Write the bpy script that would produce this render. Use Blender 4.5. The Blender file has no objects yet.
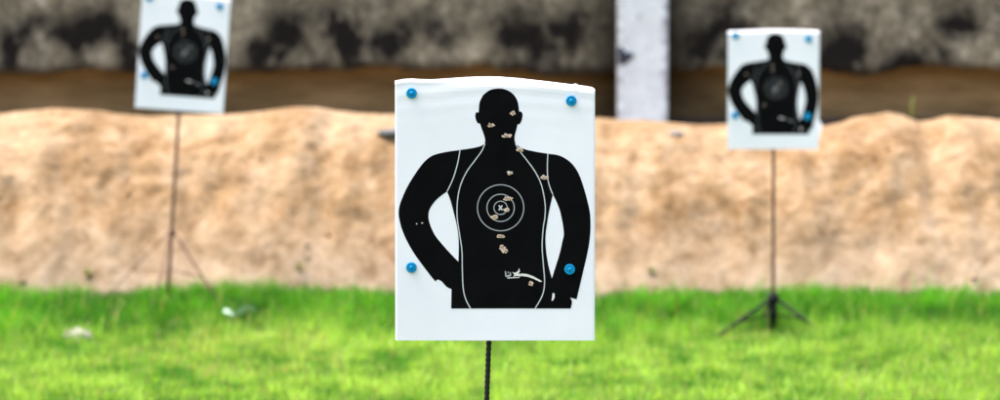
import bpy, bmesh, math, random
import numpy as np
from mathutils import Vector, Matrix, noise
from mathutils.geometry import delaunay_2d_cdt

# ---------------------------------------------------------------- camera
S = bpy.context.scene
COL = S.collection
CAM_H = 1.88
PITCH = math.atan(216 / 3200)           # the lens looks 3.9 degrees down
cam_d = bpy.data.cameras.new('camera')
cam = bpy.data.objects.new('camera', cam_d)
COL.objects.link(cam)
cam.location = (0, 0, CAM_H)
cam.rotation_euler = (math.pi / 2 - PITCH, 0, 0)
cam_d.sensor_width = 36
cam_d.lens = 115.2
cam_d.clip_end = 500
cam_d.dof.use_dof = True
cam_d.dof.focus_distance = 8.0
cam_d.dof.aperture_fstop = 3.6
cam_d.dof.aperture_blades = 0
S.camera = cam

# ---------------------------------------------------------------- sky, sun, exposure
SUN_EL = math.radians(66)
SUN_AZ = math.radians(-82)               # measured from +Y (away from the camera) towards +X
world = bpy.data.worlds.new('World')
S.world = world
world.use_nodes = True
wn = world.node_tree
sky = wn.nodes.new('ShaderNodeTexSky')
sky.sky_type = 'NISHITA'
sky.sun_disc = False
sky.sun_elevation = SUN_EL
sky.sun_rotation = SUN_AZ
sky.air_density = 1.0
sky.dust_density = 6.0
sky.ozone_density = 1.0
bg = wn.nodes['Background']
wn.links.new(sky.outputs[0], bg.inputs[0])
bg.inputs[1].default_value = 0.15
sun_d = bpy.data.lights.new('sun', 'SUN')
sun_d.energy = 1.5
sun_d.angle = math.radians(22)
sun_d.color = (1.0, 0.95, 0.86)
sun = bpy.data.objects.new('sun', sun_d)
COL.objects.link(sun)
sdir = Vector((math.sin(SUN_AZ) * math.cos(SUN_EL), math.cos(SUN_AZ) * math.cos(SUN_EL), math.sin(SUN_EL)))
sun.rotation_euler = sdir.to_track_quat('Z', 'Y').to_euler()
S.view_settings.view_transform = 'Standard'
S.view_settings.look = 'None'
S.view_settings.gamma = 1
S.view_settings.use_curve_mapping = False
S.view_settings.exposure = 1.78

F = 3200.0
def at(px, py, Y):
    """point at distance Y (metres ahead) seen at photograph pixel px, py"""
    a = PITCH + math.atan((py - 200) / F)
    z = CAM_H - Y * math.tan(a)
    depth = Y * math.cos(PITCH) + (CAM_H - z) * math.sin(PITCH)
    return Vector(((px - 500) / F * depth, Y, z))

# ---------------------------------------------------------------- helpers
def link(name, me, mat=None, parent=None):
    o = bpy.data.objects.new(name, me)
    COL.objects.link(o)
    if mat is not None and me is not None:
        for m in (mat if isinstance(mat, (list, tuple)) else [mat]):
            me.materials.append(m)
    if parent is not None:
        o.parent = parent
    return o

def obj(name, bm, mat, parent=None, smooth=False):
    me = bpy.data.meshes.new(name)
    bmesh.ops.recalc_face_normals(bm, faces=bm.faces)
    bm.to_mesh(me); bm.free()
    if smooth:
        me.polygons.foreach_set('use_smooth', [True] * len(me.polygons))
    return link(name, me, mat, parent)

def tag(o, label=None, cat=None, group=None, kind=None):
    if label: o['label'] = label
    if cat: o['category'] = cat
    if group: o['group'] = group
    if kind: o['kind'] = kind
    return o

def empty(name, loc, rot=(0, 0, 0)):
    o = bpy.data.objects.new(name, None)
    COL.objects.link(o)
    o.location = loc
    o.rotation_euler = rot
    return o

def ring_frame(d):
    d = d.normalized()
    a = Vector((0, 0, 1)) if abs(d.z) < .9 else Vector((1, 0, 0))
    u = d.cross(a).normalized()
    return u, d.cross(u).normalized()

def tube(bm, pts, r, n=12, cap=True):
    pts = [Vector(p) for p in pts]
    rs = r if isinstance(r, (list, tuple)) else [r] * len(pts)
    u, v = ring_frame(pts[-1] - pts[0])
    rings = []
    for p, rr in zip(pts, rs):
        rings.append([bm.verts.new(p + rr * (math.cos(2 * math.pi * k / n) * u + math.sin(2 * math.pi * k / n) * v)) for k in range(n)])
    for a, b in zip(rings, rings[1:]):
        for k in range(n):
            bm.faces.new((a[k], a[(k + 1) % n], b[(k + 1) % n], b[k]))
    if cap:
        bm.faces.new(rings[0]); bm.faces.new(rings[-1])

def box(bm, x0, x1, y0, y1, z0, z1, bevel=0):
    vs = [bm.verts.new((x, y, z)) for x in (x0, x1) for y in (y0, y1) for z in (z0, z1)]
    fs = [(0, 1, 3, 2), (4, 6, 7, 5), (0, 4, 5, 1), (2, 3, 7, 6), (0, 2, 6, 4), (1, 5, 7, 3)]
    fl = [bm.faces.new([vs[i] for i in f]) for f in fs]
    if bevel:
        ed = list({e for f in fl for e in f.edges})
        bmesh.ops.bevel(bm, geom=ed, offset=bevel, segments=2, affect='EDGES', profile=.6)

# ---------------------------------------------------------------- materials
class N:
    def __init__(s, name):
        s.m = bpy.data.materials.new(name); s.m.use_nodes = True
        s.t = s.m.node_tree; s.b = s.t.nodes['Principled BSDF']; s.out = s.t.nodes['Material Output']
    def n(s, typ, **kw):
        x = s.t.nodes.new(typ)
        for k, v in kw.items(): setattr(x, k, v)
        return x
    def l(s, a, b): s.t.links.new(a, b)
    def coords(s, kind='Object', scale=(1, 1, 1)):
        tc = s.n('ShaderNodeTexCoord'); mp = s.n('ShaderNodeMapping')
        mp.inputs['Scale'].default_value = scale
        s.l(tc.outputs[kind], mp.inputs[0]); return mp.outputs[0]
    def noise(s, vec, scale, detail=6, rough=.6, dist=0):
        x = s.n('ShaderNodeTexNoise')
        x.inputs['Scale'].default_value = scale; x.inputs['Detail'].default_value = detail
        x.inputs['Roughness'].default_value = rough; x.inputs['Distortion'].default_value = dist
        s.l(vec, x.inputs['Vector']); return x.outputs['Fac']
    def ramp(s, fac, stops, interp='LINEAR'):
        x = s.n('ShaderNodeValToRGB'); x.color_ramp.interpolation = interp
        cr = x.color_ramp
        while len(cr.elements) < len(stops): cr.elements.new(.5)
        for e, (p, c) in zip(cr.elements, stops):
            e.position = p
            e.color = (c, c, c, 1) if isinstance(c, (int, float)) else (*c, 1)
        s.l(fac, x.inputs[0]); return x.outputs[0]
    def mix(s, fac, a, b, mode='MIX'):
        x = s.n('ShaderNodeMix', data_type='RGBA', blend_type=mode)
        for i, v in ((0, fac), (6, a), (7, b)):
            if isinstance(v, (int, float)): x.inputs[i].default_value = v
            elif isinstance(v, tuple): x.inputs[i].default_value = (*v, 1)
            else: s.l(v, x.inputs[i])
        return x.outputs[2]
    def math(s, op, a, b=0, clamp=False):
        x = s.n('ShaderNodeMath', operation=op); x.use_clamp = clamp
        for i, v in ((0, a), (1, b)):
            if isinstance(v, (int, float)): x.inputs[i].default_value = v
            else: s.l(v, x.inputs[i])
        return x.outputs[0]
    def bump(s, h, strength=.3, dist=.01):
        x = s.n('ShaderNodeBump'); x.inputs['Strength'].default_value = strength
        x.inputs['Distance'].default_value = dist
        s.l(h, x.inputs['Height']); s.l(x.outputs[0], s.b.inputs['Normal'])
    def base(s, v, rough=.8, spec=.3):
        if isinstance(v, tuple): s.b.inputs['Base Color'].default_value = (*v, 1)
        else: s.l(v, s.b.inputs['Base Color'])
        s.b.inputs['Roughness'].default_value = rough
        s.b.inputs['Specular IOR Level'].default_value = spec
        return s

def plain(name, col, rough=.7, spec=.3, var=.12, scale=30, bump=.1):
    n = N(name); c = n.coords()
    f = n.noise(c, scale)
    d = tuple(x * (1 - var) for x in col); e = tuple(min(1, x * (1 + var)) for x in col)
    n.base(n.ramp(f, [(.3, d), (.7, e)]), rough, spec)
    if bump: n.bump(n.noise(c, scale * 3), bump, .002)
    return n.m

def m_paper():
    n = N('white_paper'); c = n.coords()
    f = n.noise(c, 5, 3, .5); g = n.noise(c, 60, 4, .6)
    col = n.mix(n.math('MULTIPLY', g, .12), n.ramp(f, [(.3, (.86, .84, .89)), (.7, (.92, .90, .94))]), (.78, .77, .82))
    n.base(col, .62, .35)
    n.bump(n.noise(c, 9, 2, .4), .25, .004)
    return n.m
def m_ink():
    n = N('black_ink'); c = n.coords()
    f = n.noise(c, 14, 5, .6)
    n.base(n.ramp(f, [(.3, (.0025, .0025, .0028)), (.75, (.0046, .0045, .005))]), .8, .04)
    n.bump(n.noise(c, 9, 2, .4), .25, .004)
    return n.m
def m_soil():
    n = N('sandy_soil'); c = n.coords()
    big = n.noise(c, 1.6, 5, .62, .4); mid = n.noise(c, 6.5, 6, .65, .3); fine = n.noise(c, 26, 6, .75)
    col = n.ramp(big, [(.38, (.085, .045, .015)), (.48, (.205, .128, .060)), (.60, (.37, .28, .185))])
    col2 = n.ramp(mid, [(.33, (.07, .032, .010)), (.43, (.19, .116, .052)), (.55, (.275, .185, .103)), (.68, (.40, .30, .20))])
    col = n.mix(.55, col, col2)
    col = n.mix(.22, col, n.ramp(fine, [(.38, (.12, .060, .024)), (.50, (.29, .18, .10)), (.62, (.44, .32, .225))]))
    # dark brown crumbs in random spots
    crumb = n.ramp(n.noise(c, 8, 5, .6), [(.30, 1.0), (.39, 0.0)])
    col = n.mix(n.math('MULTIPLY', crumb, .8), col, (.16, .085, .04))
    # pink sandy foot of the bank
    geo = n.n('ShaderNodeSeparateXYZ'); n.l(c, geo.inputs[0])
    foot = n.n('ShaderNodeMapRange'); n.l(geo.outputs[2], foot.inputs[0])
    foot.inputs[1].default_value = .55; foot.inputs[2].default_value = .0; foot.inputs[3].default_value = 0; foot.inputs[4].default_value = .7
    col = n.mix(n.math('MULTIPLY', foot.outputs[0], n.ramp(mid, [(.35, .3), (.6, 1.0)])), col, (.46, .36, .265))
    n.base(col, .95, .1)
    n.bump(n.math('ADD', mid, n.math('MULTIPLY', fine, .4)), .5, .03)
    return n.m
def m_wall():
    """old grey concrete with black mould blotches"""
    n = N('mouldy_concrete'); c = n.coords()
    xyz = n.n('ShaderNodeSeparateXYZ'); n.l(c, xyz.inputs[0]); X, Z = xyz.outputs[0], xyz.outputs[2]
    streak = n.coords(scale=(1, 1, .75))
    g = n.noise(streak, 7, 8, .7, .3); h = n.noise(c, 28, 6, .7)
    grey = n.ramp(g, [(.30, (.09, .086, .058)), (.48, (.23, .22, .158)), (.70, (.46, .45, .35))])
    grey = n.mix(n.ramp(n.noise(c, 15, 5, .7), [(.42, 0), (.62, .6)]), grey, (.085, .073, .052))
    # blotches, thickest in a belt above the lower edge
    bl = n.noise(n.coords(scale=(1, 1, .75)), 2.9, 6, .58, .5)
    belt = n.ramp(n.math('DIVIDE', n.math('SUBTRACT', Z, 1.1), 1.0), [(0, .24), (.13, .20), (.24, .06), (.40, .03), (.56, -.03), (.75, -.02)])
    m = n.math('ADD', n.math('ADD', bl, belt), n.math('MULTIPLY', n.math('SUBTRACT', n.noise(c, 11, 6, .7), .5), .55))
    pos = n.n('ShaderNodeVectorMath', operation='ADD'); n.l(c, pos.inputs[0])
    wob = n.n('ShaderNodeCombineXYZ'); n.l(n.math('MULTIPLY', n.math('SUBTRACT', g, .5), .55), wob.inputs[0]); n.l(n.math('MULTIPLY', n.math('SUBTRACT', bl, .5), .55), wob.inputs[2])
    n.l(wob.outputs[0], pos.inputs[1])
    flat = n.n('ShaderNodeVectorMath', operation='MULTIPLY'); n.l(pos.outputs[0], flat.inputs[0]); flat.inputs[1].default_value = (1, 0, 1)
    for px, py, rad in MOULD:
        q = at(px, py, 23.6)
        dd = n.n('ShaderNodeVectorMath', operation='DISTANCE'); n.l(flat.outputs[0], dd.inputs[0]); dd.inputs[1].default_value = (q.x, 0, q.z)
        mr = n.n('ShaderNodeMapRange'); n.l(dd.outputs['Value'], mr.inputs[0])
        mr.inputs[1].default_value = 0; mr.inputs[2].default_value = rad / 136 * 1.4; mr.inputs[3].default_value = .46; mr.inputs[4].default_value = 0
        m = n.math('ADD', m, mr.outputs[0])
    mask = n.ramp(m, [(.40, 0), (.60, .42), (.88, 1)])
    col = n.mix(mask, grey, (.007, .0065, .006))
    # near-black stretch on both sides of the painted pillar
    d = n.math('ABSOLUTE', n.math('SUBTRACT', X, PILLAR_X))
    run = n.ramp(n.math('ADD', d, n.math('MULTIPLY', g, .12)), [(.30, 1), (.56, 0)])
    col = n.mix(n.math('MULTIPLY', run, .9), col, (.016, .014, .010))
    low = n.n('ShaderNodeMapRange'); n.l(n.math('ADD', Z, n.math('MULTIPLY', h, .10)), low.inputs[0])
    low.inputs[1].default_value = 1.37; low.inputs[2].default_value = 1.27
    col = n.mix(n.math('MULTIPLY', low.outputs[0], .72), col, (.022, .018, .014))
    n.base(col, .95, .15)
    n.bump(n.math('ADD', g, h), .5, .015)
    return n.m
def m_mud():
    n = N('mud_stained_render'); c = n.coords(scale=(.5, 1, 2.2))
    xyz = n.n('ShaderNodeSeparateXYZ'); n.l(n.coords(), xyz.inputs[0]); X = xyz.outputs[0]
    a = n.noise(c, 3, 6, .6); b = n.noise(c, 14, 6, .65)
    col = n.ramp(a, [(.3, (.12, .085, .038)), (.5, (.215, .152, .070)), (.7, (.33, .24, .118))])
    col = n.mix(n.math('MULTIPLY', b, .5), col, (.10, .06, .028))
    d = n.math('ABSOLUTE', n.math('SUBTRACT', X, PILLAR_X))
    run = n.ramp(n.math('ADD', d, n.math('MULTIPLY', a, .25)), [(.33, 1), (.80, 0)])
    col = n.mix(n.math('MULTIPLY', run, .85), col, (.022, .016, .008))
    n.base(col, .95, .1)
    n.bump(b, .5, .02)
    return n.m
def m_pillar():
    n = N('flaking_white_paint'); c = n.coords()
    a = n.noise(c, 7, 7, .65, .4); b = n.noise(c, 17, 6, .7)
    xyz = n.n('ShaderNodeSeparateXYZ'); n.l(c, xyz.inputs[0]); Z = xyz.outputs[2]
    col = n.mix(n.ramp(a, [(.36, 0), (.7, .55)]), (.64, .735, .775), (.36, .42, .46))
    belt = n.ramp(n.math('ABSOLUTE', n.math('SUBTRACT', Z, 1.155)), [(.0, .12), (.10, 0)])
    edge = n.ramp(n.math('ABSOLUTE', xyz.outputs[0]), [(.11, 0), (.19, .19)])
    belt = n.math('ADD', belt, edge)
    flake = n.ramp(n.math('ADD', b, belt), [(.58, 0), (.68, 1)])
    col = n.mix(n.math('MULTIPLY', flake, .7), col, (.20, .21, .24))
    n.base(col, .75, .2)
    n.bump(n.math('ADD', a, b), .4, .01)
    return n.m
def m_grass():
    n = N('grass_blades')
    at_ = n.n('ShaderNodeAttribute', attribute_name='tint'); at_.attribute_type = 'GEOMETRY'
    n.base(at_.outputs['Color'], .55, .25)
    tr = n.n('ShaderNodeBsdfTranslucent')
    n.l(n.mix(1.0, at_.outputs['Color'], (1.15, 1.15, .45), 'MULTIPLY'), tr.inputs[0])
    mx = n.n('ShaderNodeMixShader'); mx.inputs[0].default_value = .45
    n.l(n.b.outputs[0], mx.inputs[1]); n.l(tr.outputs[0], mx.inputs[2]); n.l(mx.outputs[0], n.out.inputs[0])
    return n.m
def m_ground():
    n = N('grassy_earth'); c = n.coords()
    a = n.noise(c, 2.2, 6, .6); b = n.noise(c, 25, 6, .7)
    col = n.ramp(a, [(.3, (.045, .075, .012)), (.6, (.085, .12, .022)), (.75, (.15, .13, .05))])
    col = n.mix(n.math('MULTIPLY', b, .5), col, (.12, .10, .04))
    n.base(col, 1, .05); n.bump(b, .6, .02)
    return n.m
def m_rebar(name, rust):
    n = N(name); c = n.coords(scale=(1, 1, .4))
    f = n.noise(c, 60, 5, .7)
    n.base(n.ramp(f, [(.35, rust[0]), (.65, rust[1])]), .7, .35)
    n.b.inputs['Metallic'].default_value = .25
    return n.m
def m_pin():
    n = N('blue_pin_plastic'); c = n.coords()
    n.base(n.ramp(n.noise(c, 50, 2), [(.3, (.0, .235, .48)), (.7, (.0, .29, .56))]), .5, .2)
    n.b.inputs['Subsurface Weight'].default_value = .25
    n.b.inputs['Subsurface Radius'].default_value = (.002, .005, .01)
    n.b.inputs['Subsurface Scale'].default_value = .6
    return n.m

PILLAR_Y = 23.30
MOULD = [(12, 45, 26), (42, 27, 18), (78, 28, 20), (110, 22, 24), (128, 48, 20), (285, 30, 30), (332, 20, 22), (342, 48, 24), (392, 40, 22), (430, 30, 26), (520, 35, 34), (575, 25, 22),
         (725, 18, 24), (846, 42, 26), (838, 62, 20), (905, 66, 22), (957, 27, 24), (-60, 35, 30), (1060, 40, 34), (260, 62, 20), (700, 45, 20)]
PILLAR_X = at(643, 60, PILLAR_Y).x
PAPER = m_paper(); INK = m_ink(); SOIL = m_soil(); WALL = m_wall(); MUD = m_mud(); WHITEPILLAR = m_pillar()
GRASS = m_grass(); GROUND = m_ground(); PIN = m_pin()
LINE = plain('pale_print_line', (.62, .64, .66), .6, var=.05)
LINE_GREY = plain('grey_ring_line', (.38, .39, .41), .6, var=.05)
HOLE = plain('torn_backing_board', (.40, .27, .18), .95, .05, .25, 300)
FRAY = plain('frayed_tan_paper', (.72, .54, .43), .9, .1, .2, 250)
TORN = plain('torn_white_paper', (.74, .71, .67), .8, .1, .08, 200)
BOARD = plain('tan_fibre_board', (.40, .28, .17), .9, .1, .15, 60)
STEEL_DARK = m_rebar('dark_rebar', ((.004, .004, .005), (.016, .013, .014)))
STEEL_RUST = m_rebar('rusty_rebar', ((.045, .018, .012), (.11, .045, .028)))
TUBE_BLACK = plain('black_painted_steel', (.010, .010, .010), .7, .12, .3, 40)
STONE = plain('grey_stone', (.15, .15, .155), .9, .2, .35, 18, .4)
STONE_PALE = plain('pale_grey_stone', (.20, .185, .18), .9, .2, .3, 18, .4)
DARKBASE = plain('dark_strip', (.05, .04, .035), .95, .1, .4, 12, .4)
LITTER = plain('crumpled_white_litter', (.27, .26, .20), .8, .2, .25, 25)
LEAFPALE = plain('pale_green_leaf', (.42, .58, .42), .5, .4, .15, 25)
WEED = plain('yellow_green_weed', (.24, .27, .06), .6, .3, .2, 25)

# ---------------------------------------------------------------- ground
def fbm(x, y, z, octs=4, rough=.55):
    a, s, f = 1.0, 0.0, 1.0
    for _ in range(octs):
        s += a * noise.noise(Vector((x * f, y * f, z * f))); a *= rough; f *= 2.03
    return s

BASE_Y = 18.75
def ground_z(x, y):
    w = max(0.0, min(1.0, (y - 17.3) / 1.2))
    return .022 * noise.noise(Vector((x * .8, y * .8, 3.1))) + .03 * w * (1 + noise.noise(Vector((x * .7, 7.7, 1.0))))

def make_ground():
    nx, ny = 141, 110
    xs = np.linspace(-14, 14, nx); ys = np.linspace(1.5, 20.2, ny)
    vs = [(x, y, ground_z(x, y)) for y in ys for x in xs]
    fs = [(j * nx + i, j * nx + i + 1, (j + 1) * nx + i + 1, (j + 1) * nx + i) for j in range(ny - 1) for i in range(nx - 1)]
    # carry the sheet outwards to the horizon
    k = len(vs)
    o = [(-200, -200), (200, -200), (200, 300), (-200, 300)]
    vs += [(a, b, -.07) for a, b in o]
    c = [0, nx - 1, ny * nx - 1, (ny - 1) * nx]
    for a in range(4):
        b = (a + 1) % 4
        fs.append((k + a, k + b, c[b], c[a]))
    me = bpy.data.meshes.new('ground'); me.from_pydata(vs, [], fs); me.update()
    me.polygons.foreach_set('use_smooth', [True] * len(me.polygons))
    tag(link('ground', me, GROUND), 'earth ground of the range under the lawn', kind='structure')
make_ground()

# ---------------------------------------------------------------- soil bank
CREST = [(-260, 112), (-120, 106), (0, 113), (25, 110), (50, 107), (85, 109), (115, 113), (150, 115), (230, 112), (300, 107), (345, 110), (395, 114), (480, 110),
         (560, 116), (600, 117), (640, 121), (700, 123), (735, 122), (828, 124), (850, 118), (872, 114), (892, 112), (904, 115), (919, 122),
         (935, 119), (955, 115), (975, 116), (1000, 118), (1100, 112), (1260, 120)]
CREST_Y = 19.75
def crest_z(x):
    px = x / CREST_Y * F + 500
    py = np.interp(px, [c[0] for c in CREST], [c[1] for c in CREST])
    return at(500, py + 1.5, CREST_Y).z
def bank_point(x, t):
    """t 0..1 foot to crest, 1..2 the back towards the wall"""
    if t <= 1:
        y = BASE_Y - .25 + (CREST_Y - BASE_Y + .25) * t
        h = crest_z(x)
        e = t ** 0.92
        z = -.08 + (h + .08) * math.sin(min(1, e) * math.pi / 2) ** .93
    else:
        s = t - 1
        y = CREST_Y + s * (23.9 - CREST_Y)
        z = .80 + (crest_z(x) - .80) * math.cos(min(1, s * 4) * math.pi / 2) ** 1.3 if s < .25 else .80
    # gullies run down the face; lumps everywhere
    k = min(1, t * 3) if t <= 1 else max(.3, 1 - (t - 1) * 3)
    topk = 1 - .6 * max(0, 1 - abs(t - 1) * 5)
    n = .10 * fbm(x * 1.9, y * .6, z * .6, 3) * topk + .022 * fbm(x * 5.2 + 9, y * 3.5, z * 3.8, 3) + .013 * fbm(x * 17, y * 17, z * 17 + 4, 3)
    c = noise.voronoi(Vector((x * 3.2, y * 3.2, z * 3.2)))[0][0]
    n += .03 * max(0, .45 - c) * topk
    n *= k
    if t <= 1: return (x, y - n * .80, z + n * .42 * topk)
    return (x, y, z + n * .45)
def make_bank():
    xs = np.arange(-9.5, 9.51, .030)
    ts = list(np.linspace(0, 1, 75)) + list(1 + np.linspace(0, 1, 30)[1:] ** 1.6)
    vs = [bank_point(x, t) for t in ts for x in xs]
    nx = len(xs)
    fs = [(j * nx + i, j * nx + i + 1, (j + 1) * nx + i + 1, (j + 1) * nx + i) for j in range(len(ts) - 1) for i in range(nx - 1)]
    me = bpy.data.meshes.new('soil_bank'); me.from_pydata(vs, [], fs); me.update()
    me.polygons.foreach_set('use_smooth', [True] * len(me.polygons))
    tag(link('soil_bank', me, SOIL), 'sandy orange soil bank behind the lawn', kind='structure')
make_bank()

def lump(name, loc, dims, mat, seed, amp=.25):
    bm = bmesh.new()
    bmesh.ops.create_icosphere(bm, subdivisions=3, radius=1)
    for v in bm.verts:
        d = v.co.normalized()
        r = 1 + amp * fbm(d.x * 1.7 + seed, d.y * 1.7, d.z * 1.7, 3)
        v.co = Vector((d.x * r * dims[0], d.y * r * dims[1], d.z * r * dims[2]))
    o = obj(name, bm, mat, None, True)
    o.location = loc
    return o

# loose crumbs of soil on the slope: too many to count
def make_clods():
    rnd = random.Random(5)
    bm = bmesh.new()
    for i in range(110):
        x = rnd.uniform(-6, 6); t = rnd.random() ** 1.3
        p = bank_point(x, t)
        r = rnd.uniform(.006, .018) * (1.3 if t < .2 else 1)
        res = bmesh.ops.create_icosphere(bm, subdivisions=1, radius=r)
        for v in res['verts']:
            v.co = v.co * (1 + .35 * noise.noise(v.co * 60 + Vector((i, 0, 0)))) + Vector(p)
    o = obj('soil_clods', bm, SOIL, None, True)
    tag(o, 'loose crumbs of sandy soil scattered over the bank', 'soil', kind='stuff')
make_clods()

def on_bank(px, py):
    """point of the bank face seen at px, py"""
    best = None
    for t in np.linspace(.02, 1.0, 60):
        y0 = bank_point((px - 500) / F * 19.3, t)
        for _ in range(2):
            y0 = bank_point((px - 500) / F * y0[1], t)
        q = at(px, py, y0[1])
        d = abs(q.z - y0[2])
        if best is None or d < best[0]: best = (d, Vector(y0))
    return best[1]
p = on_bank(388, 131)
tag(lump('stone', p + Vector((.01, -.03, 0)), (.085, .06, .022), STONE, 3),
    'dark grey flat stone near the bank top, half hidden by the front paper', 'stone')
p = on_bank(676, 134)
tag(lump('stone', p + Vector((0, -.01, 0)), (.045, .04, .020), STONE_PALE, 8),
    'small pale grey stone in the soil bank beneath the white pillar', 'stone')

# ---------------------------------------------------------------- wall and pillar
def grid_panel(x0, x1, z0, z1, yf, yb, step, amp, seed, ragged=0):
    """a slab whose front is slightly uneven; ragged roughens its lower edge"""
    bm = bmesh.new()
    nx = int((x1 - x0) / step) + 1; nz = max(3, int((z1 - z0) / step) + 1)
    g = []
    for j in range(nz):
        row = []
        for i in range(nx):
            x = x0 + (x1 - x0) * i / (nx - 1); z = z0 + (z1 - z0) * j / (nz - 1)
            w = 1 - j / (nz - 1)
            z += ragged * w ** 4 * fbm(x * 1.9 + seed, 0, seed, 4)
            row.append(bm.verts.new((x, yf + amp * fbm(x * 2.5, seed, z * 2.5, 4), z)))
        g.append(row)
    for j in range(nz - 1):
        for i in range(nx - 1):
            bm.faces.new((g[j][i], g[j][i + 1], g[j + 1][i + 1], g[j + 1][i]))
    bt = [bm.verts.new((v.co.x, yb, v.co.z)) for v in g[0]]
    tp = [bm.verts.new((v.co.x, yb, v.co.z)) for v in g[-1]]
    for i in range(nx - 1):
        bm.faces.new((g[0][i], bt[i], bt[i + 1], g[0][i + 1]))
        bm.faces.new((g[-1][i], g[-1][i + 1], tp[i + 1], tp[i]))
        bm.faces.new((bt[i], tp[i], tp[i + 1], bt[i + 1]))
    for s in (0, -1):
        bm.faces.new([g[j][s] for j in range(nz)] + [tp[s], bt[s]])
    return bm
WY = 23.6
ze = at(500, 71, WY).z
wall = tag(empty('boundary_wall', (0, 0, 0)), 'long old grey concrete wall with black mould behind the soil bank', 'wall')
obj('upper_panel', grid_panel(-13, 13, ze, 2.55, WY, WY + .28, .06, .012, 1.3, .06), WALL, wall, True)
obj('lower_panel', grid_panel(-13, 13, .78, ze + .12, WY + .20, WY + .275, .06, .02, 4.3), MUD, wall, True)
b = bmesh.new(); box(b, -13, 13, WY - .06, WY + .32, 2.553, 2.63, .01); obj('coping', b, WALL, wall)
zb = at(500, 121, WY - .02).z
obj('base_strip', grid_panel(-13, 13, zb - .12, zb + .012, WY + .10, WY + .185, .05, .008, 9.1), DARKBASE, wall)  # thin dark strip along the foot of the lower panel

pil = tag(empty('pillar', (PILLAR_X, PILLAR_Y + .12, .74)), 'white painted square pillar with dark knot, standing before the mouldy wall', 'pillar')
hw = (50 / F * PILLAR_Y) / 2
b = bmesh.new()
b2 = grid_panel(-hw, hw, 0, 1.9, -.12, .14, .03, .006, 2.2)
ob = obj('shaft', b2, WHITEPILLAR, pil, True); b.free()
q = at(624.5, 54.5, PILLAR_Y)
b = bmesh.new()
vs = []
for k in range(22):
    a = 2 * math.pi * k / 22
    r = .058 * (1 + .25 * math.sin(3 * a + 1) + .12 * math.sin(5 * a))
    vs.append(b.verts.new((q.x - PILLAR_X - .012 + r * 1.05 * math.cos(a) if q.x - PILLAR_X - .012 + r * math.cos(a) > -hw else -hw + .001, -.132, q.z - .74 + r * math.sin(a) - (.02 if math.cos(a) > 0 else 0))))
f = b.faces.new(vs)
ext = bmesh.ops.extrude_face_region(b, geom=[f])
for v in ext['geom']:
    if isinstance(v, bmesh.types.BMVert): v.co.y += .03
obj('chipped_patch', b, plain('blue_black_stain', (.035, .04, .06), .9, .1, .3, 30), pil)

# ---------------------------------------------------------------- target artwork (pixel outline of the front sheet -> metres on the sheet)
PXM = 400.0
def sheet(px, py): return ((px - 495.0) / PXM, (340.5 - py) / PXM)

def smooth_poly(pts, closed=True, n=6, sharp=()):
    """Catmull-Rom through the points; sharp indexes keep their corner"""
    out = []
    m = len(pts)
    rng = range(m) if closed else range(m - 1)
    for i in rng:
        p1, p2 = Vector(pts[i]), Vector(pts[(i + 1) % m])
        p0 = Vector(pts[(i - 1) % m]) if closed or i > 0 else p1
        p3 = Vector(pts[(i + 2) % m]) if closed or i < m - 2 else p2
        if i in sharp: p0 = p1
        if (i + 1) % m in sharp: p3 = p2
        for k in range(n):
            t = k / n
            q = .5 * ((2 * p1) + (p2 - p0) * t + (2 * p0 - 5 * p1 + 4 * p2 - p3) * t * t + (3 * p1 - p0 - 3 * p2 + p3) * t ** 3)
            out.append((q.x, q.y))
    if not closed: out.append(tuple(pts[-1]))
    return out

BODY = [(499, 87), (507, 88.6), (513.5, 93), (517.6, 100), (519.2, 110),           # head, right side
        (521.3, 110.4), (522.6, 113), (521.6, 119), (519.6, 122.6), (517.6, 122.8),  # ear
        (516.4, 128), (514.8, 134), (514.6, 138.5), (516.6, 143.2),
        (524, 147.5), (535, 150.2), (548, 152.3), (558, 153.8), (566, 157.5), (573, 163.5), (579, 173), (584, 187), (587.8, 201), (590.3, 214), (590.4, 232), (588, 250),
        (583, 272), (576.8, 298.8), (570.4, 297.2), (572.2, 301.5), (570.8, 308.2),
        (451, 308.2), (451.4, 288.6), (446.5, 286.2), (441.5, 280.8), (437.4, 279), (435.4, 281), (432.5, 277.6),
        (424, 266.5), (413, 251), (404.5, 235), (399.6, 220), (398.8, 208), (402.5, 196), (409, 182.5), (418, 168.5), (426, 158.8), (434, 153.6), (446, 150.6), (460, 148.6), (475, 146.2), (482.5, 143.8),
        (485.2, 140), (483.8, 133), (481.4, 126.5), (480, 122.4), (477.6, 121.8), (475.7, 117.5), (475.4, 113), (476.6, 110.6), (478.6, 110.6),
        (479.6, 101), (483.2, 93.5), (490, 88.6)]
BODY_SHARP = (4, 9, 27, 28, 30, 31, 32, 36, 37, 56, 62)
ARM_L = [(447, 190.3), (450, 198), (452.8, 208), (456.8, 225), (458.6, 240), (458.4, 261), (452, 254.5), (443, 244.5), (434.5, 233.5), (429.5, 222), (428.4, 213), (431, 205.5), (437.5, 197.5)]
ARM_R = [(552.9, 193.3), (556.5, 200.5), (560.6, 212), (563.9, 231), (562.4, 241), (559.4, 254), (552, 277.8), (548.6, 265), (546.2, 250), (545.6, 236), (547.2, 222), (549.6, 208)]
SLIVER = [(552.6, 292.6), (554.8, 292.8), (554.7, 297), (553.2, 300.2), (551.6, 300.4), (552.2, 297)]
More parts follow.
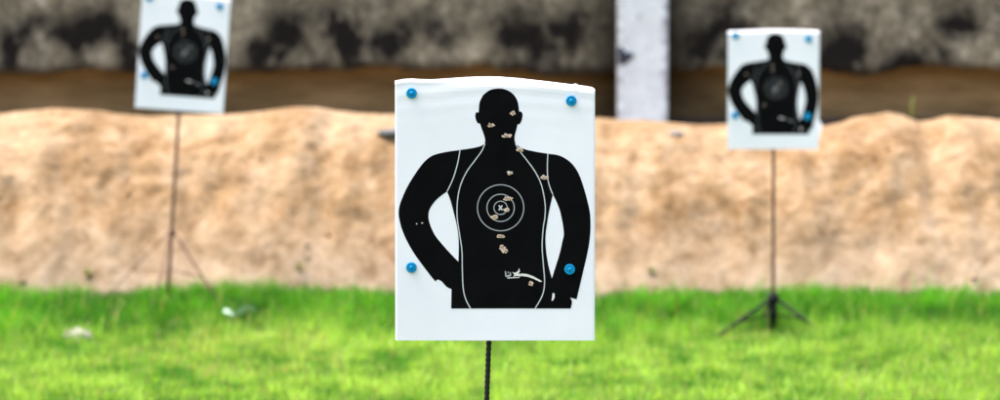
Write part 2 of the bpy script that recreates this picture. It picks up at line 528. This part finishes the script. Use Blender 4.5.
LINES = [[(485, 142), (481.8, 149.5), (475, 159), (467, 170), (460.5, 184), (457.4, 200), (457.2, 217), (459.8, 235), (461.9, 250), (462.3, 270), (463.2, 288), (465.8, 299), (470.6, 308.2)],
         [(515.4, 142), (519.6, 149.5), (527, 159), (535.5, 171), (541.5, 184), (545.1, 202), (545, 216), (543.3, 227), (542.2, 245), (543.3, 262), (544.7, 281), (542.6, 294.5), (535.2, 308.2)],
         [(460, 148.8), (457.6, 162), (453.2, 177), (447, 190.4)],
         [(547.9, 152.4), (547.4, 166), (548, 178), (550, 186), (552.9, 193.3)]]

def cdt(polys):
    """triangulate outer polygon polys[0] with the other polygons as holes"""
    verts, loops, edges = [], [], []
    for p in polys:
        b0 = len(verts); verts += [Vector(q) for q in p]
        edges += [(b0 + i, b0 + (i + 1) % len(p)) for i in range(len(p))]
    vo, eo, fo, *_ = delaunay_2d_cdt(verts, edges, [], 0, 1e-7)
    def inside(pt, poly):
        c = False; j = len(poly) - 1
        for i in range(len(poly)):
            (xi, yi), (xj, yj) = poly[i], poly[j]
            if (yi > pt[1]) != (yj > pt[1]) and pt[0] < (xj - xi) * (pt[1] - yi) / (yj - yi) + xi: c = not c
            j = i
        return c
    keep = []
    for f in fo:
        ctr = sum((vo[i] for i in f), Vector((0, 0))) / len(f)
        if inside(ctr, polys[0]) and not any(inside(ctr, h) for h in polys[1:]): keep.append(f)
    return [tuple(v) for v in vo], keep

def print_mesh(name, polys, bend, lift, mat, parent, cut=.02, layers=None):
    """flat shape on the sheet, cut finely so that it follows the bend of the paper"""
    bm = bmesh.new()
    for group in polys:
        vo, fo = cdt(group)
        vs = [bm.verts.new((a, 0, b)) for a, b in vo]
        for f in fo:
            try: bm.faces.new([vs[i] for i in f])
            except ValueError: pass
    loose = [v for v in bm.verts if not v.link_faces]
    bmesh.ops.delete(bm, geom=loose, context='VERTS')
    if cut:
        xs = [v.co.x for v in bm.verts]; zs = [v.co.z for v in bm.verts]
        for ax, lo, hi in ((Vector((1, 0, 0)), min(xs), max(xs)), (Vector((0, 0, 1)), min(zs), max(zs))):
            k = math.ceil(lo / cut)
            while k * cut < hi:
                bmesh.ops.bisect_plane(bm, geom=list(bm.verts) + list(bm.edges) + list(bm.faces), plane_co=ax * k * cut, plane_no=ax, dist=1e-6)
                k += 1
    for v in bm.verts:
        u, w = v.co.x, v.co.z
        x, y, z = bend(u, w)
        v.co = (x, y - lift, z)
    me = bpy.data.meshes.new(name); bm.normal_update()
    for f in bm.faces:
        if f.normal.y > 0: f.normal_flip()
    bm.to_mesh(me); bm.free()
    return link(name, me, mat, parent)

def ribbon(pts, w, close=False):
    P = [Vector(p) for p in pts]; n = len(P); L, R = [], []
    for i, p in enumerate(P):
        a = P[(i - 1) % n] if close or i else P[i]; c = P[(i + 1) % n] if close or i < n - 1 else P[i]
        d = (c - a).normalized(); q = Vector((-d.y, d.x)) * w / 2
        L.append(tuple(p + q)); R.append(tuple(p - q))
    return L, R
def circle(cx, cy, r, n=48): return [(cx + r * math.cos(2 * math.pi * k / n), cy + r * math.sin(2 * math.pi * k / n)) for k in range(n)]
def to_sheet(ps): return [sheet(*p) for p in ps]

def ragged(cx, cy, rx, ry, rnd, n=16, rough=.28):
    return [(cx + rx * (1 + rnd.uniform(-rough, rough)) * math.cos(2 * math.pi * k / n), cy + ry * (1 + rnd.uniform(-rough, rough)) * math.sin(2 * math.pi * k / n)) for k in range(n)]

def add_target(root, bend0, top_edge, holes, specks, tear, seed, detail=True):
    rnd = random.Random(seed)
    grow, thin, pin_k = (1, 1, 1) if detail else (1.035, .40, 1.5)      # the rear sheets are a slightly fuller print
    bend = bend0
    # the sheet itself
    nx, nz = 120, 80
    bm = bmesh.new(); g = []
    H = .6575
    for j in range(nz + 1):
        row = []
        for i in range(nx + 1):
            u = -.25 + .5 * i / nx
            w = top_edge(u) * (1 - (1 - j / nz) ** 1.0)
            row.append(bm.verts.new(bend(u, w)))
        g.append(row)
    for j in range(nz):
        for i in range(nx):
            bm.faces.new((g[j][i], g[j][i + 1], g[j + 1][i + 1], g[j + 1][i]))
    r2 = bmesh.ops.extrude_face_region(bm, geom=list(bm.faces))
    for v in r2['geom']:
        if isinstance(v, bmesh.types.BMVert): v.co.y += .0006
    obj('paper', bm, PAPER, root)
    def bend(u, w): return bend0(u * grow, w)
    body = smooth_poly(to_sheet(BODY), True, 4, BODY_SHARP)
    al = smooth_poly(to_sheet(ARM_L), True, 4, (0, 5)); ar = smooth_poly(to_sheet(ARM_R), True, 4, (0, 6))
    sil = print_mesh('silhouette', [[body, al, ar, to_sheet(SLIVER)]], bend, .0005, INK, root)
    for ln in LINES:
        c = smooth_poly(to_sheet(ln), False, 5)
        L, R = ribbon(c, 1.0 * thin / PXM)
        print_mesh('outline_stripe', [[L + R[::-1]]], bend, .0010, LINE if detail else LINE_GREY, sil)
    cx, cy = sheet(500.6, 206.7)
    for r, w, m in ((23.2, .95 if detail else .7, LINE_GREY), (13.7, .95, LINE_GREY), (6.7, .9, LINE_GREY)):
        r /= PXM; w *= (1 if detail else .6) / PXM
        print_mesh('scoring_ring', [[circle(cx, cy, r + w / 2), circle(cx, cy, r - w / 2)]], bend, .0010, m, sil)
    k = 1 / PXM
    xm = []
    for s in (1, -1):
        a, b_ = (cx - s * 1.75 * k, cy + 2.4 * k), (cx + s * 1.75 * k, cy - 2.4 * k)
        L, R = ribbon([a, b_], 1.35 * k); xm.append([L + R[::-1]])
    bx = print_mesh('centre_cross', [xm[0]], bend, .0010, LINE, sil, None)
    # the second stroke a hair above the first
    bm = bmesh.new(); bm.from_mesh(bx.data)
    vs = [bm.verts.new((bend(*p)[0], bend(*p)[1] - .0013, bend(*p)[2])) for p in xm[1][0]]
    bm.faces.new(vs); bm.normal_update()
    for f in bm.faces:
        if f.normal.y > 0: f.normal_flip()
    bm.to_mesh(bx.data); bm.free()
    # bullet holes: ragged torn rim with bare board showing
    for hx, hy, rx, ry in holes:
        rx *= .86; ry *= .86
        x, z = sheet(hx, hy)
        rim = print_mesh('bullet_hole', [[ragged(x, z, rx * k * 1.25, ry * k * 1.2, rnd, 15, .45)]], bend, .0016, FRAY, root, None)
        print_mesh('torn_rim', [[ragged(x + rnd.uniform(-.8, .8) * k, z + rnd.uniform(-.3, .6) * k, rx * k * .75, ry * k * .55, rnd, 14, .4)]], bend, .0022, TORN if rnd.random() < .25 else HOLE, rim, None)
        if detail:
            print_mesh('hole_core', [[ragged(x + rnd.uniform(-.4, .4) * k, z - .3 * k, rx * k * .5, ry * k * .5, rnd, 10, .3)]], bend, .0027, BOARD, rim, None)
    for hx, hy, r in specks:
        x, z = sheet(hx, hy)
        print_mesh('nick', [[ragged(x, z, r * k, r * k, rnd, 8, .3)]], bend, .0012, LINE, root, None)
    polys = []
    for pl in tear:
        polys.append([to_sheet(pl)])
    if polys:
        for i, pl in enumerate(polys):
            o = print_mesh('tear', [pl], bend, .0018 + .0004 * i, (TORN, LINE_GREY)[i % 2] if i else TORN, root, None)
    # push pins
    bend = bend0
    for px, py in ((411.7, 91.7), (571.2, 99.3), (411.3, 266.6), (569.8, 268.5)):
        u, w = sheet(px, py)
        x, y, z = bend(u, w)
        prof = [(0.0, .0005), (.0055, .0005), (.0062, .002), (.0124, .0026), (.0133, .0036), (.0133, .0052), (.0126, .0062), (.0098, .0066), (.0090, .0058), (.0050, .0058), (.0044, .0084), (.0034, .0096), (0, .0100)]
        prof = [(a * pin_k, b_) for a, b_ in prof]
        bm = bmesh.new(); n = 40; rings = []
        for r, d in prof:
            if r == 0: rings.append([bm.verts.new((x, y - d, z))])
            else: rings.append([bm.verts.new((x + r * math.cos(2 * math.pi * q / n), y - d, z + r * math.sin(2 * math.pi * q / n))) for q in range(n)])
        for a, b_ in zip(rings, rings[1:]):
            for q in range(n):
                if len(a) == 1: bm.faces.new((a[0], b_[q], b_[(q + 1) % n]))
                elif len(b_) == 1: bm.faces.new((a[q], a[(q + 1) % n], b_[0]))
                else: bm.faces.new((a[q], a[(q + 1) % n], b_[(q + 1) % n], b_[q]))
        obj('push_pin', bm, PIN, root)

# ---------------------------------------------------------------- stand: rod in a socket tube on three legs, board on top
def rebar(bm, p0, p1, r, pitch, amp, n=10):
    p0, p1 = Vector(p0), Vector(p1); d = p1 - p0; L = d.length; u, v = ring_frame(d); d.normalize()
    steps = int(L / (pitch / 4)); prev = None
    for s in range(steps + 1):
        ring = []
        for q in range(n):
            a = 2 * math.pi * q / n
            ph = (s * L / steps) / pitch + (.35 * abs(math.sin(a)))
            rr = r + amp * max(0, math.cos(2 * math.pi * ph)) ** 2
            ring.append(bm.verts.new(p0 + d * (s * L / steps) + rr * (math.cos(a) * u + math.sin(a) * v)))
        if prev:
            for q in range(n): bm.faces.new((prev[q], prev[(q + 1) % n], ring[(q + 1) % n], ring[q]))
        else: bm.faces.new(ring)
        prev = ring
    bm.faces.new(prev)

def make_stand(loc, rot_y, top, pole_top_x, pole_x0, hub, reach, angles, rod_mat, leg_mat, board, label, group, leg_r=.0075, tube_r=.014, drop=.012, rod_r=.0062):
    root = tag(empty('target_stand', loc, (0, rot_y, 0)), label, 'target stand', group)
    bm = bmesh.new(); rebar(bm, (pole_x0, .020, .03), (pole_top_x, .020, top), rod_r, .014, .0018); obj('rod', bm, rod_mat, root, True)
    t = (pole_top_x - pole_x0) / top
    bm = bmesh.new(); tube(bm, [(pole_x0 + t * drop, .020, drop), (pole_x0 + t * (hub + .03), .020, hub + .03)], tube_r, 16); obj('socket_tube', bm, leg_mat, root, True)
    hx = pole_x0 + t * hub
    bm = bmesh.new(); tube(bm, [(hx, .020, hub - .02), (hx, .020, hub + .02)], tube_r * 1.55, 16); obj('hub', bm, leg_mat, root, True)
    for a in angles:
        a, reach, leg_r = a if isinstance(a, tuple) else (a, reach, leg_r)
        a = math.radians(a); ca, sa = math.cos(a), math.sin(a)
        foot = Vector((pole_x0 + reach * ca, .020 + reach * sa, .008)); h0 = Vector((hx + .018 * ca, .020 + .018 * sa, hub))
        bm = bmesh.new(); tube(bm, [h0, h0.lerp(foot, .96), foot], [leg_r, leg_r, leg_r * .8], 10)
        leg = obj('leg', bm, leg_mat, root, True)
        mid = h0.lerp(foot, .55); z0 = hub * .52
        bm = bmesh.new(); tube(bm, [(pole_x0 + t * z0, .020, z0), mid], leg_r * .55, 8); obj('brace', bm, leg_mat, leg, True)
    x0, x1, z0, z1 = board
    bm = bmesh.new(); box(bm, x0, x1, .0035, .0085, z0, z1, .001); obj('backing_board', bm, BOARD, root)
    for f in (.22, .78):
        z = z0 + (z1 - z0) * f; x = pole_x0 + (pole_top_x - pole_x0) * z / top
        bm = bmesh.new(); box(bm, x - .022, x + .022, .0088, .0285, z - .012, z + .012, .002); obj('rod_clip', bm, leg_mat, root)
    return root

STANDS = 'paper targets on metal stands'
# --- front stand, 8 m away
Y0 = 8.0
pb = at(495, 340.5, Y0)                       # bottom middle of the sheet
gz = 0.0
lean = (489.4 - 475.2) / 395.5
base_x = at(475.2, 736, Y0).x
zt = pb.z + .60
make_stand((base_x, Y0, gz), 0, zt, zt * lean, 0, .30, .42, (205, 325, 85), STEEL_DARK, TUBE_BLACK,
           (pb.x - base_x - .243, pb.x - base_x + .243, pb.z + .006, pb.z + .598),
           'dark ribbed rod stand holding the sharp front target', STANDS)

TOP = [(395, 79.2), (399, 78.4), (405, 77.4), (412, 77.0), (420, 77.6), (432, 78.0), (450, 76.8), (470, 75.6), (490, 75.1), (503, 75.6), (520, 77.0), (545, 79.8), (573, 83.2), (574.5, 83.0), (576.0, 81.0), (577.2, 83.6), (586, 84.8), (592, 85.8), (595, 87.6)]
def top_front(u):
    return (340.5 - float(np.interp(u * PXM + 495, [t[0] for t in TOP], [t[1] for t in TOP]))) / PXM
def bend_front(u, w):
    e = top_front(u)
    y = -.0030 + .0022 * math.sin(u * 10 + 1 + w * 3) * math.sin(w * 8 + u * 4) + .0009 * math.sin((e - w) * 170 + u * 9) * math.exp(-(e - w) / .04)
    st = e - .008 - .024 * math.exp(-((u + .01) / .12) ** 2) - .010 * math.exp(-((u - .2) / .08) ** 2)
    z = w
    if w > st:
        t = (w - st) / (e - st); y += .40 * (e - st) * t ** 3.2
    # both long edges curl back a little
    s = max(0, abs(u) - .244) / .006
    y += .0015 * s * s
    x = u * (1 + .0035 * (.66 - w))
    return (x, y, z)
fr = tag(empty('paper_target', (pb.x, Y0, pb.z)), 'large sharp paper target in front, black torso riddled with bullet holes', 'target', STANDS)
HOLES = [(513, 111.5, 2.6, 2.2), (490.8, 124, 3.0, 2.4), (507, 134.3, 3.9, 2.0), (520, 148.6, 3.2, 2.2), (510, 172, 2.8, 2.1), (544.0, 176, 2.4, 2.1), (547.4, 176.2, 2.0, 1.6),
         (507, 197.4, 2.8, 2.2), (510.4, 197.9, 2.0, 1.8), (506.8, 208.3, 2.5, 2.3), (494.6, 216.2, 3.1, 1.9), (499.5, 235.0, 2.2, 1.9), (502.2, 235.8, 2.2, 1.9), (502, 246.2, 2.8, 2.4), (505, 250.2, 2.9, 2.3), (531, 283, 2.4, 2.1)]
SPECKS = [(416.6, 222.8, .7), (422, 222, .8)]
TEAR = [[(521, 272.8), (527, 273.3), (533, 275.4), (538, 278.2), (542.2, 280.8), (540, 281.4), (534, 278.4), (528, 276.2), (521.5, 275.4)],
        [(504.8, 270.6), (506, 270.4), (506.6, 274.6), (509.6, 274.2), (510, 271.4), (511, 271.8), (511.2, 275.3), (509.2, 276.4), (505.4, 276.2)],
        [(512.2, 271.2), (514.6, 272.2), (518, 270.6), (519.2, 267.4), (520.0, 270.6), (518.4, 273), (521.5, 273.6), (521, 275.8), (516.5, 275.2), (513.2, 276.2), (514.4, 274.2)],
        [(507.6, 271.2), (509, 270.8), (508.8, 272.4), (507.8, 272.6)],
        [(507.2, 277.0), (513, 276.6), (519.4, 276.4), (519.6, 277.1), (513, 277.5), (507.4, 277.8)]]
add_target(fr, bend_front, top_front, HOLES, SPECKS, TEAR, 4)

# --- the two stands at the back
REAR_HOLES = [(x, y, 1.7, 1.5) for x, y in ((437.5, 177), (492.3, 156.4), (493, 168), (549.3, 174.6), (509, 196), (496.9, 214), (475.6, 243.6), (555.4, 297))]
REAR_TEAR = [[(507, 271), (512, 270.5), (516, 272.5), (521, 273), (521, 274.5), (508, 273.5)], [(528, 276), (533, 277.5), (538, 280.5), (530, 279)]]
def rear_bend(seed, edge):
    def bend(u, w):
        y = -.0015 + .0012 * math.sin(u * 9 + seed) * math.sin(w * 8 + seed)
        e = edge(u); st = e - .014
        if w > st: y += .008 * ((w - st) / (e - st)) ** 2
        return (u, y, w)
    return bend
def edge_a(u): return .654 + .003 * math.sin(u * 12 + .6)
def edge_b(u): return .654 + .005 * math.cos(u * 9 - .3) - .004

def rear(Ym, px_c, py_bottom, base_px, base_py, ang, seed, edge, hub, reach, angles, lab_s, lab_p, tube_r, leg_r, leg_mat, width=1.0, lo=0.0):
    base = at(base_px, base_py, Ym); base.z = ground_z(base.x, Ym) + lo
    q = at(px_c, py_bottom, Ym)
    R = Matrix.Rotation(ang, 4, 'Y')
    loc = R.inverted() @ (q - base)            # sheet's bottom middle in the stand's own frame
    make_stand(base, ang, loc.z + .58, loc.x * .6, 0, hub, reach, angles, STEEL_RUST, leg_mat,
               (loc.x - .243, loc.x + .243, loc.z + .006, loc.z + .625), lab_s, STANDS, leg_r, tube_r, rod_r=.0088)
    pr = tag(empty('paper_target', q, (0, ang * 1.12, 0)), lab_p, 'target', STANDS)
    pr.scale = (width, 1, width)
    add_target(pr, rear_bend(seed, edge), edge, REAR_HOLES, [], REAR_TEAR, seed, False)
    return pr
rear(18.1, 179, 110.4, 166.8, 312, math.radians(3.7), 2, edge_a, .44, .50, ((158, .42, .0035), (333, .40, .0065), (262, .38, .004)),
     'rusty leaning stand of the tilted target at the left', 'blurred paper target tilted to the right, on the leaning rusty stand', .010, .0055, STEEL_RUST)
rt = rear(17.2, 773, 149, 773.4, 329, 0, 5, edge_b, .185, .43, ((232, .58, .0095), (325, .32, .009), (95, .42, .009)),
     'upright stand with low black tripod legs spread on the grass', 'blurred upright paper target on the black tripod stand, torn at its corner', .021, .008, TUBE_BLACK, .982)
# torn flap hanging at the lower right corner of the upright sheet
bm = bmesh.new()
fl = [(.249, .158), (.258, .150), (.266, .138), (.263, .122), (.268, .108), (.256, .092), (.258, .070), (.249, .056)]
vs = [bm.verts.new((a, -.004 - .012 * (a - .249) / .02, b_)) for a, b_ in fl]
f = bm.faces.new(vs); e2 = bmesh.ops.extrude_face_region(bm, geom=[f])
for v in e2['geom']:
    if isinstance(v, bmesh.types.BMVert): v.co.y += .0008
obj('torn_flap', bm, PAPER, rt)

# ---------------------------------------------------------------- grass
def make_grass(name, label, x0, x1, y0, y1, count, hfun, cfun, seed, wid):
    rng = np.random.default_rng(seed)
    x = rng.uniform(x0, x1, count); y = rng.uniform(y0, y1, count)
    # cheap value noise for clumps
    def vn(x, y, s, sd):
        r = np.random.default_rng(sd).random((256, 256)); gx, gy = x / s + 500, y / s + 500
        ix, iy = np.floor(gx).astype(int), np.floor(gy).astype(int); fx, fy = gx - ix, gy - iy
        fx = fx * fx * (3 - 2 * fx); fy = fy * fy * (3 - 2 * fy)
        g = lambda a, b: r[a % 256, b % 256]
        return (g(ix, iy) * (1 - fx) + g(ix + 1, iy) * fx) * (1 - fy) + (g(ix, iy + 1) * (1 - fx) + g(ix + 1, iy + 1) * fx) * fy
    # trampled thin patch round the black tripod's foot
    keep = (np.hypot(x - 1.47, (y - 17.05) * .7) > .16) | (rng.random(count) < .25)
    x, y = x[keep], y[keep]; count = len(x)
    c1 = vn(x, y, .45, seed + 1); c2 = vn(x, y, .10, seed + 2); c3 = vn(x, y, 1.3, seed + 3)
    z = np.array([ground_z(a, b) for a, b in zip(x, y)]) - .004
    h = hfun(x, y, c1, c2, c3, rng); col = cfun(x, y, c1, c2, c3, rng)
    ang = rng.uniform(0, 2 * np.pi, count); lean = rng.uniform(.1, .75, count) * h
    la = rng.uniform(0, 2 * np.pi, count)
    dx, dy = np.cos(ang), np.sin(ang); w = rng.uniform(.6, 1.3, count) * wid
    V = np.zeros((count, 5, 3), np.float32)
    for k, (s, t, ww) in enumerate(((-1, 0, 1), (1, 0, 1), (-1, .55, .8), (1, .55, .8), (0, 1, 0))):
        V[:, k, 0] = x + s * dx * w * ww + np.cos(la) * lean * t * t
        V[:, k, 1] = y + s * dy * w * ww + np.sin(la) * lean * t * t
        V[:, k, 2] = z + h * t * (1 - .25 * t * (lean / np.maximum(h, .001)))
    me = bpy.data.meshes.new(name)
    me.vertices.add(count * 5); me.vertices.foreach_set('co', V.ravel())
    b0 = (np.arange(count) * 5)[:, None]
    loops = np.hstack([b0 + np.array([[0, 1, 3, 2]]), b0 + np.array([[2, 3, 4]])]).ravel()
    me.loops.add(count * 7); me.loops.foreach_set('vertex_index', loops.astype(np.int32))
    me.polygons.add(count * 2)
    ls = np.stack([np.arange(count) * 7, np.arange(count) * 7 + 4], 1).ravel()
    me.polygons.foreach_set('loop_start', ls.astype(np.int32))
    me.update(calc_edges=True)
    at_ = me.attributes.new('tint', 'FLOAT_COLOR', 'POINT')
    C4 = np.ones((count, 5, 4), np.float32); C4[:, :, :3] = col[:, None, :]
    at_.data.foreach_set('color', C4.ravel())
    o = link(name, me, GRASS)
    return tag(o, label, 'grass', kind='stuff')

def mixc(a, b, f): return np.array(a)[None] * (1 - f[:, None]) + np.array(b)[None] * f[:, None]
def rear_amount(x, y, c3): return np.clip((y - 16.6 - 1.0 * (c3 - .5)) / .9, 0, 1)
def lawn_h(x, y, c1, c2, c3, rng):
    r = rear_amount(x, y, c3)
    return (.028 + .030 * c2 + .02 * c1) * (1 + 1.0 * r) * rng.uniform(.6, 1.25, len(x)) * (1 + 1.1 * (rng.random(len(x)) < .05)) + .06 * r * c1 * c2
def lawn_c(x, y, c1, c2, c3, rng):
    r = rear_amount(x, y, c3)
    lawn = mixc((.030, .19, .005), (.355, .54, .092), np.clip(c1 * .6 + c2 * 1.3 - .42, 0, 1))
    dark = mixc((.012, .10, .004), (.11, .37, .014), np.clip(c1 * .9 + c2 * .9 - .4, 0, 1))
    c = lawn * (1 - r[:, None]) + dark * r[:, None]
    dry = (rng.random(len(x)) < .07 + .22 * (c3 > .62) * (c2 > .55) * (1 - r)).astype(float)
    c = c * (1 - dry[:, None]) + np.array((.38, .30, .15))[None] * dry[:, None]
    return c * rng.uniform(.5, 1.55, (len(x), 1))
make_grass('lawn_grass', 'bright green mown grass covering the range floor', -4.0, 4.0, 13.6, 18.0, 190000, lawn_h, lawn_c, 11, .0024)
def edge_h(x, y, c1, c2, c3, rng):
    return (.05 + .07 * c1 * c2 * 2 + .05 * c3) * rng.uniform(.5, 1.25, len(x)) * np.clip((18.98 - y) / .35, .35, 1)
def edge_c(x, y, c1, c2, c3, rng):
    dark = mixc((.012, .095, .004), (.11, .37, .014), np.clip(c1 * .9 + c2 * .9 - .4, 0, 1))
    dry = (rng.random(len(x)) < .04).astype(float)[:, None]
    c = dark * (1 - dry) + np.array((.36, .30, .13))[None] * dry
    return c * rng.uniform(.5, 1.5, (len(x), 1))
make_grass('tall_grass', 'longer darker green grass along the foot of the soil bank', -5.0, 5.0, 17.7, 18.95, 75000, edge_h, edge_c, 21, .003)
make_grass('near_grass', 'short green grass around the foot of the front stand', -4.0, 4.0, 4.0, 13.6, 150000, lawn_h, lawn_c, 31, .0034)

# ---------------------------------------------------------------- small things
def blades(bm, n, h, spread, rnd, w=.006):
    for i in range(n):
        a = rnd.uniform(0, 2 * math.pi); d = rnd.uniform(.05, 1) * spread; hh = h * rnd.uniform(.6, 1)
        px, py = -math.sin(a) * w, math.cos(a) * w
        prev = None
        for t in (0, .35, .7, 1):
            c = Vector((math.cos(a) * d * t * t, math.sin(a) * d * t * t, hh * t)); k = (1 - t) ** .6
            if t == 1: bm.faces.new((prev[0], prev[1], bm.verts.new(c)))
            else:
                cur = (bm.verts.new(c + Vector((px, py, 0)) * k), bm.verts.new(c - Vector((px, py, 0)) * k))
                if prev: bm.faces.new((prev[0], prev[1], cur[1], cur[0]))
                prev = cur
rnd = random.Random(9)
bm = bmesh.new(); blades(bm, 9, .21, .045, rnd, .010)
o = obj('weed', bm, WEED); o.location = at(912, 124, 19.8)
tag(o, 'yellowish upright weed on the bank crest, right of the upright target', 'weed')
for px, py, h, lab in ((299, 268, .07, 'small green weed sprouting low on the bank, left of the front sheet'), ((86), 276, .08, 'small green weed low on the bank near the left edge'), (652, 272, .07, 'small green weed low on the bank, right of the front sheet')):
    p = on_bank(px, py)
    bm = bmesh.new(); blades(bm, 16, h, .06, rnd, .006)
    o = obj('weed', bm, WEED); o.location = p + Vector((0, -.01, -.01))
    tag(o, lab, 'weed')

def crumple(name, loc, R_, mat, seed, label, cat, squash=(1.1, 1, .8)):
    bm = bmesh.new(); bmesh.ops.create_icosphere(bm, subdivisions=3, radius=1)
    for v in bm.verts:
        d = v.co.normalized()
        c = noise.voronoi(Vector((d.x * 1.6 + seed, d.y * 1.6, d.z * 1.6)))[0]
        r = .65 + .6 * (c[1] - c[0]) + .25 * noise.noise(d * 3 + Vector((seed, 0, 0)))
        v.co = Vector((d.x * squash[0], d.y * squash[1], d.z * squash[2])) * r * R_
    o = obj(name, bm, mat); o.location = loc
    return tag(o, label, cat)
def on_ground(px, py, lift):
    Y = 17.0
    for _ in range(12):
        p = at(px, py, Y); Y += (p.z - lift) * 6
    return at(px, py, Y)
crumple('paper_scrap', on_ground(78, 338, .03), .078, LITTER, 2.0, 'crumpled white paper scrap lying in the grass at the left', 'litter')
# pale broad leaf
p = on_ground(234, 316, .08)
leaf = tag(empty('broad_leaf_weed', p), 'pale green broad leaves in the grass near the leaning stand', 'weed')
for a, s, tl in ((-.5, 1.0, .5), (.45, .75, .35), (2.6, .5, .7)):
    bm = bmesh.new(); rows = []
    for i in range(9):
        t = i / 8; w = .030 * math.sin(math.pi * min(1, t * .96 + .04)) ** .8 * s
        z = .05 * s * math.sin(t * 2.2) * tl * 2; y = .0
        rows.append([bm.verts.new((t * .12 * s, q * w, z + .006 * abs(q))) for q in (-1, -.5, 0, .5, 1)])
    for r0, r1 in zip(rows, rows[1:]):
        for q in range(4): bm.faces.new((r0[q], r0[q + 1], r1[q + 1], r1[q]))
    l = obj('leaf', bm, LEAFPALE, leaf, True); l.rotation_euler = (-.7, .0, a)
